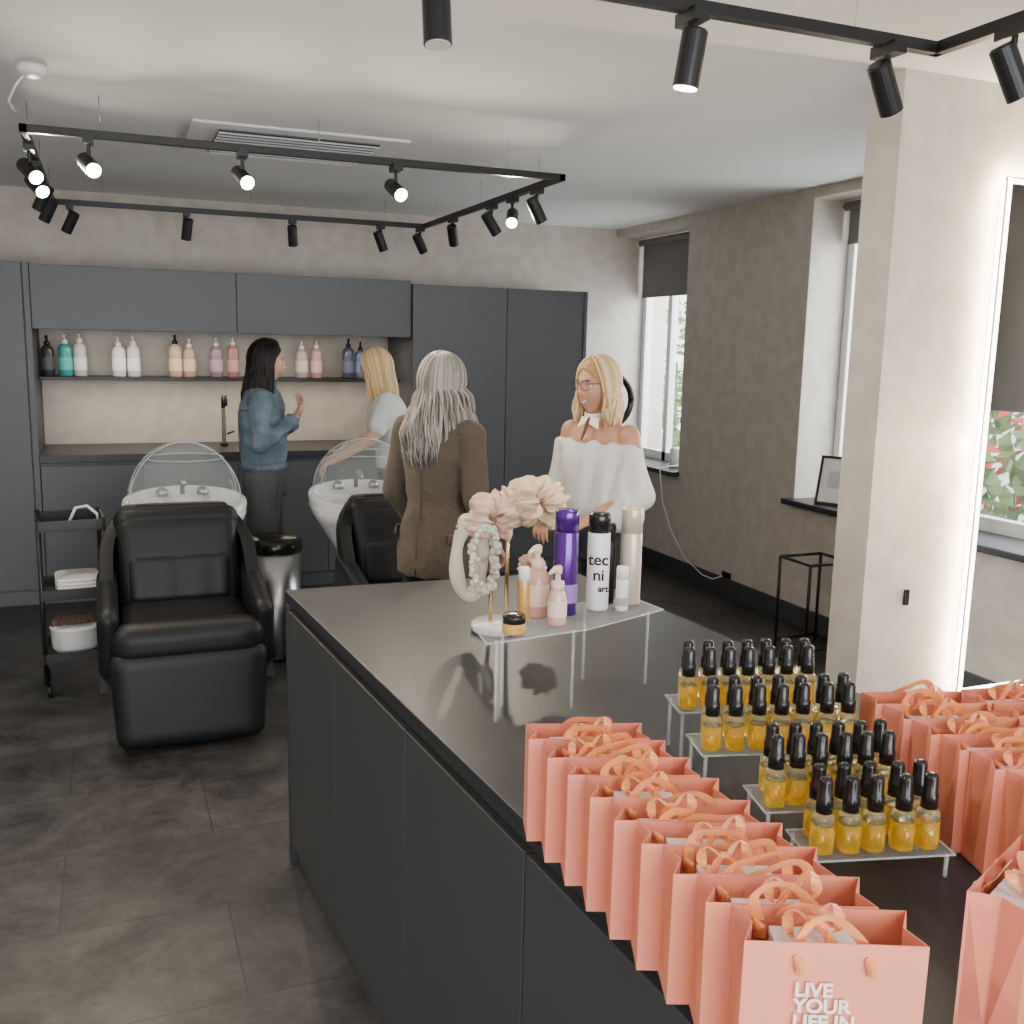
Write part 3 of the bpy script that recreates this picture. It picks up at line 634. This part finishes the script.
# ------------------------------------------------------------------ people
skinm=mat('skin_fair',(.64,.37,.26),.5,spec=.4); skin2=mat('skin_tan',(.55,.28,.175),.5,spec=.4)
lipm=mat('lips',(.48,.13,.11),.35); eyew=mat('eye_white',(.85,.84,.82),.2); irism=mat('iris',(.05,.06,.05),.15); teeth=mat('teeth',(.85,.83,.78),.25); browm=mat('brow_brown',(.14,.08,.05),.8)
def head(parent,c,rz,tilt,skin,smile=False,glasses=False,scale=1):
    h=empty('head',c,rz); h.parent=parent; h.rotation_euler=(tilt,0,rz); h.scale=(scale,)*3
    NU,NV=84,64; vs=[];
    g=lambda x,s: math.exp(-(x/s)**2)
    for j in range(1,NV):
        th=math.pi*j/NV
        for i in range(NU):
            ph=2*math.pi*i/NU
            dx,dy,dz=math.sin(th)*math.cos(ph),math.sin(th)*math.sin(ph),math.cos(th)
            x,y,z=dx*.074,dy*.094,dz*.116
            if z<0:
                k=-z/.116; x*=1-.30*k**1.6
                if y<0: y*=1-.45*k
                else: y*=1-.10*k
                if y>0: y+=.012*k*dy
            if z>0: x*=1+.03*z/.116
            fr_=max(0,dy)
            if fr_>.1:
                y-= .006*g(x,.05)*g(z,.06)
                y+= .021*g(x,.010)*g(z+.032,.013)+.012*g(x,.008)*g(z+.012,.020)
                y+= .004*g(abs(x)-.013,.006)*g(z+.036,.008)
                y-= .009*g(abs(x)-.031,.014)*g(z-.002,.011)
                y+= .005*g(z-.022,.008)*g(x,.05)
                y+= .005*g(x,.022)*g(z+.060,.006)+.005*g(x,.018)*g(z+.073,.006)
                y-= .003*g(x,.018)*g(z+.067,.003)
                y+= .006*g(x,.02)*g(z+.100,.012)
                y+= (.006 if smile else .004)*g(abs(x)-.040,.016)*g(z+.03,.018)
            vs.append(Vector((x,y,z)))
    top=len(vs); vs.append(Vector((0,0,.116))); bot=len(vs); vs.append(Vector((0,.008,-.116)))
    fs=[];mi=[]
    for j in range(NV-2):
        for i in range(NU):
            f=(j*NU+i,j*NU+(i+1)%NU,(j+1)*NU+(i+1)%NU,(j+1)*NU+i); fs.append(f[::-1])
            c0=sum((vs[q] for q in f),Vector())/4; m=0
            if c0.y>.05:
                zz=c0.z+.067-(12*c0.x*c0.x if smile else 0)
                if (c0.x/.025)**2+(zz/.0088)**2<1: m=1
                if smile and (c0.x/.020)**2+(zz/.0046)**2<1: m=2
            mi.append(m)
    for i in range(NU):
        fs.append((top,(i)%NU,(i+1)%NU)); mi.append(0)
        q=(NV-2)*NU; fs.append((bot,q+(i+1)%NU,q+i)); mi.append(0)
    me=bpy.data.meshes.new('face'); me.from_pydata(vs,[],fs)
    for p,m in zip(me.polygons,mi): p.material_index=m
    bm=bmesh.new(); bm.from_mesh(me); bmesh.ops.recalc_face_normals(bm,faces=bm.faces); bm.to_mesh(me); bm.free()
    obj('face',me,[skin,lipm,teeth],h,smooth=True)
    b=MB()
    for s in (-1,1):
        b.capsule((s*.030,.0715,.001),(s*.030,.0716,.001),.0112,.0112,14,0); b.capsule((s*.0305,.0785,.000),(s*.0305,.0786,.000),.0055,.0055,10,1)
        b.tube([(s*.016,.088,.019),(s*.03,.088,.024),(s*.046,.078,.020)],[.0015,.0022,.001],6,2)
        b.tube([(s*.018,.083,.005),(s*.03,.0845,.0080),(s*.044,.076,.004)],[.001,.0022,.001],6,2)
        b.tube([(s*.071,-.002,-.03),(s*.078,-.012,-.01),(s*.079,-.014,.01),(s*.074,-.002,.018),(s*.072,.006,.004)],[.005,.006,.006,.005,.003],8,3)
    b.obj('eyes_brows_ears',[eyew,irism,browm,skin],h)
    if glasses:
        b=MB()
        for s in (-1,1):
            b.tube([(s*.032+.024*math.cos(a),.101-abs(.024*math.cos(a)+s*.032)*.12,.0+.021*math.sin(a)) for a in [2*math.pi*i/24 for i in range(25)]],.0015,6)
            b.tube([(s*.055,.094,.008),(s*.074,.07,.010),(s*.079,-.01,.008)],.0014,6)
        b.tube([(-.009,.101,.004),(0,.103,.007),(.009,.101,.004)],.0014,6); b.obj('glasses',M['blackpl'],h)
    return h
def hair(h,cols,lenb,lenf,N=220,thick=.0075,fl=55,spread=.02,seed=1,wave=.006,vol=1.0,part=0.012,drape=0):
    rnd=random.Random(seed); ms=[mat('hair_%d_%d'%(seed,i),c,.45,spec=.35) for i,c in enumerate(cols)]
    b=MB(); A=Vector((.083*vol,.103*vol,.124*vol))
    cap=[];n=40
    for j in range(12):
        th=math.pi*.5*(j+.3)/11*1.12
        r=[]
        for i in range(n):
            ph=2*math.pi*i/n; fwd=max(0,math.sin(ph)); t2=th*(1-.46*fwd**1.5)+ (.35*max(0,-math.sin(ph)))*j/11
            r.append(Vector((A.x*.965*math.sin(t2)*math.cos(ph),A.y*.965*math.sin(t2)*math.sin(ph)-.004,A.z*.965*math.cos(t2))))
        cap.append(r)
    b.rings(cap)
    for k in range(N):
        ph=math.radians(fl+(360-2*fl)*(k+rnd.random())/N)
        lay=rnd.choice([.94,.97,1,1.02])
        sgn=1 if ph<math.pi else -1
        back=(1-math.cos(ph))/2
        p0=Vector((part-sgn*.004, .062*(1-back*1.3), .0)); p0.z=math.sqrt(max(.01,1-(p0.x/A.x)**2-(p0.y/A.y)**2))
        d0=Vector((p0.x/A.x,p0.y/A.y,p0.z)).normalized()
        el=-.15
        d1=Vector((-math.sin(ph),math.cos(ph),el)).normalized()
        ang=d0.angle(d1); pts=[]
        for i in range(9):
            t=i/8; d=(d0*math.sin((1-t)*ang)+d1*math.sin(t*ang))/math.sin(ang)
            w=1+ .03*math.sin(t*3.14)
            pts.append(Vector((d.x*A.x,d.y*A.y,d.z*A.z))*lay*w)
        L=(lenf+(lenb-lenf)*back)*rnd.uniform(.82,1.05)
        q=pts[-1].copy(); out=Vector((d1.x,d1.y,0)).normalized(); ws=rnd.uniform(0,6)
        m_=9
        for i in range(1,m_+1):
            t=i/m_; dz=L*t
            ins=spread*t*(1.2-t)*1.6-.028*t*(1 if back>.4 else .6)
            if drape: ins+= drape*max(0,min(1,(dz-.05)/.12))*(.4+.6*back)
            pts.append(q+Vector((0,0,-dz))+out*(ins+wave*math.sin(t*6+ws))+Vector((wave*.6*math.sin(t*5+ws*2),0,0)))
        n_=len(pts); r=[thick*(.45+.55*min(1,i/4))*(1 if i<n_-4 else (n_-i)/4.5) for i in range(n_)]
        b.tube(pts,r,5,cap=True,flat=.7,mi=rnd.randrange(len(ms)))
    return b.obj('hair',ms,h)
def hand_parts(b,w,dirv,up,side,curl=.5,spread=.12,s=1.0):
    d=Vector(dirv).normalized(); u=Vector(up); u=(u-d*u.dot(d)).normalized(); l=d.cross(u).normalized()*side
    w=Vector(w)
    for k in (-1.5,-.5,.5,1.5):
        b.capsule(w+d*.012*s+l*k*.010*s,w+d*.078*s+l*k*.0185*s,.013*s,.0105*s,10)
    b.capsule(w-d*.02,w+d*.03*s,.021*s,.020*s,10)
    Ls=[.062,.074,.078,.070]
    for k in range(4):
        off=(-1.5+k)*.0185*s; base=w+d*.080*s+l*off
        fd=(d+l*(-1.5+k)*spread*.5).normalized(); L=Ls[k]*s; p=base; cu=curl*(1+.15*(3-k))
        segs=[.45,.32,.25]; ang=0
        for j,sg in enumerate(segs):
            ang+=cu*(.8 if j==0 else 1)
            dd=fd*math.cos(ang)-u*math.sin(ang); q=p+dd*L*sg
            b.capsule(p,q,(.0088-.0009*j)*s,(.0082-.0009*j)*s,9); p=q
    tb=w+d*.025*s+l*.024*s; td=(d*.6+l*.75-u*.25).normalized(); t2=tb+td*.036*s; t3=t2+(d*.85+l*.3-u*.3).normalized()*.028*s
    b.capsule(tb-l*.006,t2,.0125*s,.0098*s,9); b.capsule(t2,t3,.0096*s,.0078*s,9)
def shoes(parent,feet,dirs,m,deform=None):
    b=MB()
    for (x,y),a in zip(feet,dirs):
        d=Vector((math.sin(a),math.cos(a),0)); c=Vector((x,y,0))
        b.capsule(c-d*.04+Vector((0,0,.042)),c+d*.12+Vector((0,0,.032)),.036,.030,12); b.capsule(c-d*.03+Vector((0,0,.05)),c+Vector((0,0,.10)),.036,.038,12)
        b.capsule(c+d*.10+Vector((.0,0,.03)),c+d*.16+Vector((0,0,.028)),.036,.026,12)
    remeshed('shoes',b,m,parent,.007,3,deform=lambda v:Vector((v.x,v.y,max(v.z,.002))))
def legs(b,hip,kn,an,rs):
    for s in (0,1): b.chain([hip[s],kn[s],an[s]],rs,16)
# --- woman 1
P1=empty('woman_in_denim_jacket',(.79,5.66,0),math.radians(-104))
trou=mat('charcoal_trousers',(.075,.077,.08),.85)
b=MB(); b.loft([(0,0,.80,.165,.125),(0,0,.90,.168,.125),(0,0,.98,.145,.105),(0,0,1.04,.135,.1)],24)
legs(b,[(-.085,0,.88),(.085,0,.88)],[(-.095,.015,.48),(.095,.01,.48)],[(-.10,0,.06),(.10,0,.06)],[.105,.092,.10])
remeshed('trousers',b,trou,P1,.009,4,(.014,12,2))
denim=mat('denim_blue',(.085,.13,.175),.85,col2=(.17,.225,.28),vscale=9); dseam=mat('denim_seam',(.06,.09,.12),.85)
sl=[(-.165,0,1.34),(-.205,.0,1.10),(-.09,.15,1.19)]; sr=[(.165,0,1.34),(.205,.01,1.10),(.09,.16,1.22)]
b=MB(); b.loft([(0,0,.955,.150,.115),(0,0,.99,.160,.125),(0,0,1.08,.160,.125),(0,-.005,1.2,.168,.128),(0,-.005,1.3,.178,.122),(0,-.005,1.36,.16,.10),(0,-.01,1.41,.08,.075)],24)
b.chain(sl,[.062,.054,.040]); b.chain(sr,[.062,.054,.040])
remeshed('denim_jacket',b,denim,P1,.008,3,(.013,8,11))
b=MB(); b.tube([(.075*math.cos(a),-.008+.078*math.sin(a),1.405+.012*math.sin(a*1.0)) for a in [2*math.pi*i/30 for i in range(31)]],[.020]*31,8,flat=.5)
b.tube([(.158*math.cos(a),.122*math.sin(a),.965) for a in [2*math.pi*i/36 for i in range(37)]],[.018]*37,8,flat=.35)
for s in (sl,sr):
    w=Vector(s[2]);d=(w-Vector(s[1])).normalized(); b.tube([w-d*.03,w+d*.012],[.045,.043],18)
b.obj('jacket_collar_cuffs',denim,P1)
b=MB(); b.tube([(-.175,-.055,1.28),(-.09,-.118,1.275),(0,-.133,1.27),(.09,-.118,1.275),(.175,-.055,1.28)],.003,6)
for s in (-1,1): b.tube([(s*.178,-.02,1.40),(s*.222,-.005,1.33),(s*.215,.0,1.25)],.003,6); b.tube([(s*.07,-.128,1.27),(s*.05,-.130,1.1),(s*.045,-.122,.98)],.0025,6)
b.obj('jacket_seams',dseam,P1)
b=MB(); b.tube([(0,0,1.33),(0,.008,1.45)],[.056,.05],18)
for s,sd in ((sl,1),(sr,-1)):
    e_,w=Vector(s[1]),Vector(s[2]); d=(w-e_).normalized(); b.capsule(e_,w+d*.02,.038,.026)
    hand_parts(b,w+d*.025,(d*.5+Vector((0,.25,.8))).normalized(),(0 ,.8,-.5) if sd>0 else (-.3,.8,0),sd,.45)
remeshed('skin_neck_hands',b,skinm,P1,.0045,2)
h1=head(P1,(0,.025,1.545),math.radians(2),math.radians(-3),skinm)
hair(h1,[(.006,.005,.005),(.010,.008,.008),(.016,.012,.012)],.30,.22,240,seed=11,fl=66,drape=.03,wave=.003)
shoes(P1,[(-.10,0),(.10,0)],[-.1,.1],M['black'])
# --- woman 2
P2=empty('woman_in_white_tshirt',(1.62,5.84,0),math.radians(90-8))
tee=mat('white_cotton',(.72,.72,.71),.8); jean=mat('black_jeans',(.02,.022,.026),.8)
ln=lambda v: Vector((v.x,v.y+.18*max(0,v.z-.9),v.z-.02*max(0,v.z-.9)))
b=MB(); b.loft([(0,0,.80,.165,.12),(0,0,.90,.17,.125),(0,0,.98,.145,.105),(0,0,1.02,.135,.1)],24)
legs(b,[(-.085,0,.88),(.085,0,.88)],[(-.09,.02,.48),(.09,.02,.48)],[(-.09,0,.08),(.09,0,.08)],[.098,.065,.045])
remeshed('jeans',b,jean,P2,.009,4,(.008,12,5))
def tor(b,z0=.93,k=1.0):
    b.loft([(0,0,z0,.155*k,.12*k),(0,0,z0+.05,.152*k,.118*k),(0,0,1.08,.14*k,.108*k),(0,.005,1.2,.155*k,.12*k),(0,.0,1.3,.17*k,.112*k),(0,-.005,1.36,.15*k,.085*k),(0,-.008,1.395,.075*k,.065*k)],24)
b=MB(); tor(b,.92,1.03)
al=[(-.165,0,1.335),(-.20,.14,1.13),(-.16,.36,1.00)]; ar=[(.165,0,1.335),(.20,.10,1.10),(.14,.32,1.0)]
for a_ in (al,ar): 
    p,q=Vector(a_[0]),Vector(a_[1]); b.capsule(p,p.lerp(q,.7),.066,.060); 
remeshed('white_tshirt',b,tee,P2,.009,3,(.014,11,6),deform=ln)
b=MB(); b.tube([(0,0,1.33),(0,.008,1.45)],[.054,.048],18)
for a_,sd in ((al,1),(ar,-1)):
    p,q,w=[Vector(x) for x in a_]; b.capsule(p,q,.045,.038); b.capsule(q,w,.038,.024); d=(w-q).normalized()
    hand_parts(b,w+d*.02,(d+Vector((0,.5,-.1))).normalized(),(0,.1,1),sd,.3)
remeshed('skin_arms_hands',b,skinm,P2,.0045,2,deform=ln)
h2=head(P2,tuple(ln(Vector((0,.02,1.545)))),math.radians(-14),math.radians(-8),skinm)
hair(h2,[(.55,.36,.15),(.70,.50,.25),(.80,.62,.36)],.22,.20,240,seed=12,fl=56,wave=.003,drape=.02)
shoes(P2,[(-.09,0),(.09,0)],[-.1,.1],M['white'])
# --- woman 3
P3=empty('woman_in_brown_blazer',(1.225,3.80,0),math.radians(-56))
bz=mat('brown_wool_tweed',(.070,.052,.038),.9,col2=(.118,.09,.066),vscale=220,sheen=.1)
b=MB(); b.loft([(0,0,.80,.160,.118),(0,0,.9,.165,.12),(0,0,1.0,.14,.105)],24)
legs(b,[(-.085,0,.88),(.085,0,.88)],[(-.09,.02,.48),(.09,.02,.48)],[(-.09,0,.07),(.09,0,.07)],[.10,.072,.06])
remeshed('trousers',b,jean,P3,.009,4,(.008,10,4))
sl=[(-.165,-.005,1.335),(-.215,-.03,1.07),(-.17,.12,.88)]; sr=[(.165,-.005,1.335),(.215,-.03,1.07),(.18,.14,.90)]
b=MB(); b.loft([(0,-.005,.74,.185,.145),(0,-.005,.78,.185,.145),(0,0,.92,.175,.135),(0,0,1.05,.140,.112),(0,0,1.17,.155,.118),(0,-.005,1.28,.172,.118),(0,-.01,1.345,.172,.092),(0,-.012,1.385,.11,.07),(0,-.012,1.41,.068,.062)],28)
b.chain(sl,[.060,.052,.041]); b.chain(sr,[.060,.052,.041])
remeshed('blazer',b,bz,P3,.008,2,(.011,8,6))
b=MB(); b.tube([(.068*math.cos(a),-.01+.066*math.sin(a),1.41-.05*max(0,math.sin(a))) for a in [2*math.pi*i/30 for i in range(31)]],[.022]*31,8,flat=.45)
for s in (-1,1): b.tube([(s*.060,.055,1.37),(s*.055,.105,1.27),(s*.03,.124,1.12),(s*.01,.126,1.02)],[.022,.034,.030,.006],8,flat=.25)
b.tube([(0,-.118,1.33),(0,-.124,1.2),(0,-.118,1.05),(0,-.142,.92),(0,-.15,.75)],[.003]*5,6)
b.obj('collar_lapels',bz,P3)
b=MB()
for q in ((.0,.128,1.0),(.0,.138,.90)): b.tube([q,(q[0],q[1]+.008,q[2])],.012,14)
for s_,w in ((-1,sl[2]),(1,sr[2])):
    for k in range(3): 
        c=Vector(w)+Vector((s_*.036,-.03-.02*k,.02+.025*k)); b.tube([c,c+Vector((s_*.006,0,0))],.007,10)
for s_ in (-1,1):
    b.tube([(s_*.155,-.085,.90),(s_*.165,-.092,.90)],.013,14)
b.obj('buttons',mat('dark_button',(.03,.02,.015),.3),P3)
b=MB()
for s_ in (-1,1): b.tube([(s_*.14,-.11,.915),(s_*.178,-.06,.91),(s_*.186,.02,.905)],[.02,.024,.02],8,flat=.2,up=(0,0,1))
b.obj('pocket_flaps',bz,P3)
b=MB(); b.tube([(0,0,1.33),(0,.008,1.45)],[.054,.05],18)
for a_,sd in ((sl,1),(sr,-1)):
    q,w=Vector(a_[1]),Vector(a_[2]); d=(w-q).normalized(); b.capsule(w-d*.05,w+d*.04,.027,.026)
    hand_parts(b,w+d*.055,(d+Vector((0,.2,-.2))).normalized(),(-sd*.6,0,1),sd,.35)
remeshed('skin_neck_hands',b,skinm,P3,.0045,2)
h3=head(P3,(0,.02,1.53),math.radians(-10),math.radians(2),skinm,glasses=True)
hair(h3,[(.19,.165,.14),(.32,.29,.255),(.43,.40,.365),(.25,.22,.19)],.31,.25,460,seed=13,fl=60,spread=.05,wave=.016,vol=1.05,drape=.05,thick=.0054)
shoes(P3,[(-.09,0),(.09,0)],[-.1,.1],M['black'])
# --- woman 4
P4=empty('woman_in_white_blouse',(1.88,3.66,0),math.radians(90+22))
b=MB(); b.loft([(0,0,.80,.160,.118),(0,0,.9,.165,.12),(0,0,1.0,.14,.105),(0,0,1.05,.135,.1)],24)
legs(b,[(-.085,0,.88),(.085,0,.88)],[(-.09,.02,.48),(.09,.02,.48)],[(-.09,0,.07),(.09,0,.07)],[.10,.075,.07])
remeshed('black_trousers',b,jean,P4,.009,4,(.008,10,4))
al=[(-.16,0,1.33),(-.205,-.01,1.09),(-.12,.16,1.0)]; ar=[(.16,0,1.33),(.205,-.01,1.09),(.12,.17,.99)]
b=MB(); b.loft([(0,0,1.0,.110,.075),(0,0,1.1,.11,.075),(0,.0,1.2,.125,.080),(0,0,1.27,.145,.082),(0,0,1.31,.152,.085),(0,-.005,1.35,.14,.07),(0,-.005,1.385,.075,.058),(0,0,1.41,.053,.050),(0,.008,1.46,.050,.048)],24)
for a_,sd in ((al,1),(ar,-1)):
    p,q,w=[Vector(x) for x in a_]; b.capsule(p,q,.048,.04); b.capsule(q,w,.036,.024); d=(w-q).normalized()
    hand_parts(b,w+d*.02,(d+Vector((0,.1,.0))).normalized(),(0,.3,1),sd,.5)
remeshed('skin_body',b,skin2,P4,.0055,3)
blo=mat('white_crepe',(.73,.72,.70),.75)
b=MB(); b.loft([(0,.0,.95,.145,.115),(0,0,1.05,.160,.128),(0,0,1.16,.170,.135),(0,0,1.24,.185,.130),(0,0,1.285,.205,.114),(0,0,1.30,.200,.105)],30)
for s in (-1,1):
    b.chain([(s*.185,0,1.255),(s*.215,0,1.09),(s*.17,.09,1.0)],[.055,.068,.055]); b.chain([(s*.15,.0,1.2),(s*.18,.03,1.0)],[.07,.075])
remeshed('off_shoulder_blouse',b,blo,P4,.008,3,(.022,12,2.0))
b=MB(); b.tube([(.058*math.cos(a),.004+.058*math.sin(a),1.418-.016*math.sin(a)) for a in [2*math.pi*i/30 for i in range(31)]],.014,8,flat=.45)
for s in (-1,1): b.add([(s*.004,.064,1.405),(s*.05,.062,1.40),(s*.058,.078,1.355),(s*.012,.085,1.375)],[(0,1,2,3)])
b.obj('white_collar',M['paper'],P4)
b=MB(); b.tube([(0,.066,1.40),(0,.078,1.385),(0,.098,1.34),(.002,.116,1.305)],[.006,.009,.010,.004],8,flat=.3); b.obj('neck_tie',mat('brown_tie',(.16,.07,.05),.6),P4)
h4=head(P4,(0,.025,1.53),math.radians(-6),math.radians(2),skin2,smile=True,glasses=True)
hair(h4,[(.42,.25,.10),(.62,.43,.20),(.80,.62,.36),(.72,.52,.28)],.17,.13,300,seed=14,fl=68,spread=.03,wave=.007,vol=1.04,drape=.02,thick=.0062)
shoes(P4,[(-.09,0),(.09,0)],[-.1,.1],M['black'])
for P,s in ((P1,1.0),(P2,.985),(P3,.98),(P4,.98)): P.scale=(s,s,s)
# ------------------------------------------------------------------ outside
leaf=mat('garden_foliage',(.10,.20,.06),.7,col2=(.30,.38,.16),vscale=6); flower=mat('red_flowers',(.70,.08,.06),.6)
rnd=random.Random(8)
gr=box('garden_ground',(XR+.6,-6,-.4),(XR+14,18,-.15),mat('paving',(.55,.54,.5),.8))
def bush(x,y,z,r,nm='garden_bush',fl=0.0):
    b=MB()
    for k in range(460):
        d=Vector((rnd.gauss(0,1),rnd.gauss(0,1),rnd.gauss(0,1))).normalized()*r*rnd.uniform(.6,1.05); c=Vector((0,0,0))+d
        u=Vector((rnd.gauss(0,1),rnd.gauss(0,1),rnd.gauss(0,1))).normalized(); v=u.orthogonal().normalized(); s=rnd.uniform(.05,.1)
        b.add([c-u*s,c+v*s*.5,c+u*s,c-v*s*.5],[(0,1,2,3)],1 if rnd.random()<fl else 0)
    b.tube([(0,0,-z-.15),(0,0,0)],[.06,.04],8)
    o=b.obj(nm,[leaf,flower],None,smooth=False,loc=(x,y,z))
for x,y,z,r,fl in ((7.0,11.5,1.5,.9,0),(8.5,15,1.8,1.2,0),(6.2,9.6,.9,.6,.05),(7.5,3.0,.6,.8,0),(7.0,0.6,1.0,.9,.1),(6.4,5.0,.8,.7,0),(5.8,1.3,.85,.55,.2),(5.4,.4,.9,.55,.15)): bush(x,y,z,r,fl=fl)
fw_=box('garden_wall',(11.5,-6,-.4),(11.7,18,1.9),mat('pale_render',(.8,.78,.74),.8))
# ------------------------------------------------------------------ light
w=bpy.data.worlds.new('world'); S.world=w; w.use_nodes=True
bg=w.node_tree.nodes['Background']; bg.inputs['Color'].default_value=(.90,.95,1,1); bg.inputs['Strength'].default_value=5.0
def area(nm,loc,aim,sx,sy,e,c=(1,1,1)):
    l=bpy.data.lights.new(nm,'AREA'); l.shape='RECTANGLE'; l.size=sx; l.size_y=sy; l.energy=e; l.color=c
    o=bpy.data.objects.new(nm,l); COL.objects.link(o); o.location=loc; o.rotation_euler=(Vector(aim)-Vector(loc)).to_track_quat('-Z','Y').to_euler(); return o
area('shopfront_daylight',(.7,YF-.4,1.3),(.9,3,1.0),4.4,2.3,190,(.97,.97,.98))
for i,(a,b_,z0,z1) in enumerate(wins):
    area('window_daylight_%d'%i,(XR+.75,(a+b_)/2,1.75),(0,(a+b_)/2,.9),1.0,1.5,50,(.94,.97,1))
dl=mat('fill_disc',(1,1,1),emit=(1,.95,.88),es=18)
for k,(x,y) in enumerate(((-1.2,1.0),(-1.2,3.6),(1.0,-1.0))):  # added ceiling lamps outside the view, to raise the room light
    d=empty('ceiling_fill_lamp',(x,y,ZC))
    b=MB(); b.lathe([(.06,-.001),(.06,-.008),(.05,-.010)],24); b.obj('ring',M['white'],d)
    b=MB(); b.lathe([(.049,-.0105),(.048,-.0115)],24); b.obj('diffuser',dl,d)
    l=bpy.data.lights.new('fill_disc','AREA'); l.shape='DISK'; l.size=.14; l.energy=25; l.color=(1,.92,.82)
    o=bpy.data.objects.new('lamp',l); COL.objects.link(o); o.parent=d; o.location=(0,0,-.02)
# ------------------------------------------------------------------ camera
p=math.radians(9.5); yaw=math.radians(22.2); r=math.radians(1.2)
F=Vector((math.sin(yaw)*math.cos(p), math.cos(yaw)*math.cos(p), -math.sin(p)))
R0=Vector((math.cos(yaw),-math.sin(yaw),0)); U0=R0.cross(F)
U=math.cos(r)*U0-math.sin(r)*R0; R=math.cos(r)*R0+math.sin(r)*U0
cd=bpy.data.cameras.new('camera'); cam=bpy.data.objects.new('camera',cd); COL.objects.link(cam)
mtx=Matrix((R,U,-F)).transposed().to_4x4(); mtx.translation=Vector((0,0,1.65)); cam.matrix_world=mtx
cd.sensor_width=36; cd.lens=36*985/1024; cd.clip_start=.02
S.camera=cam
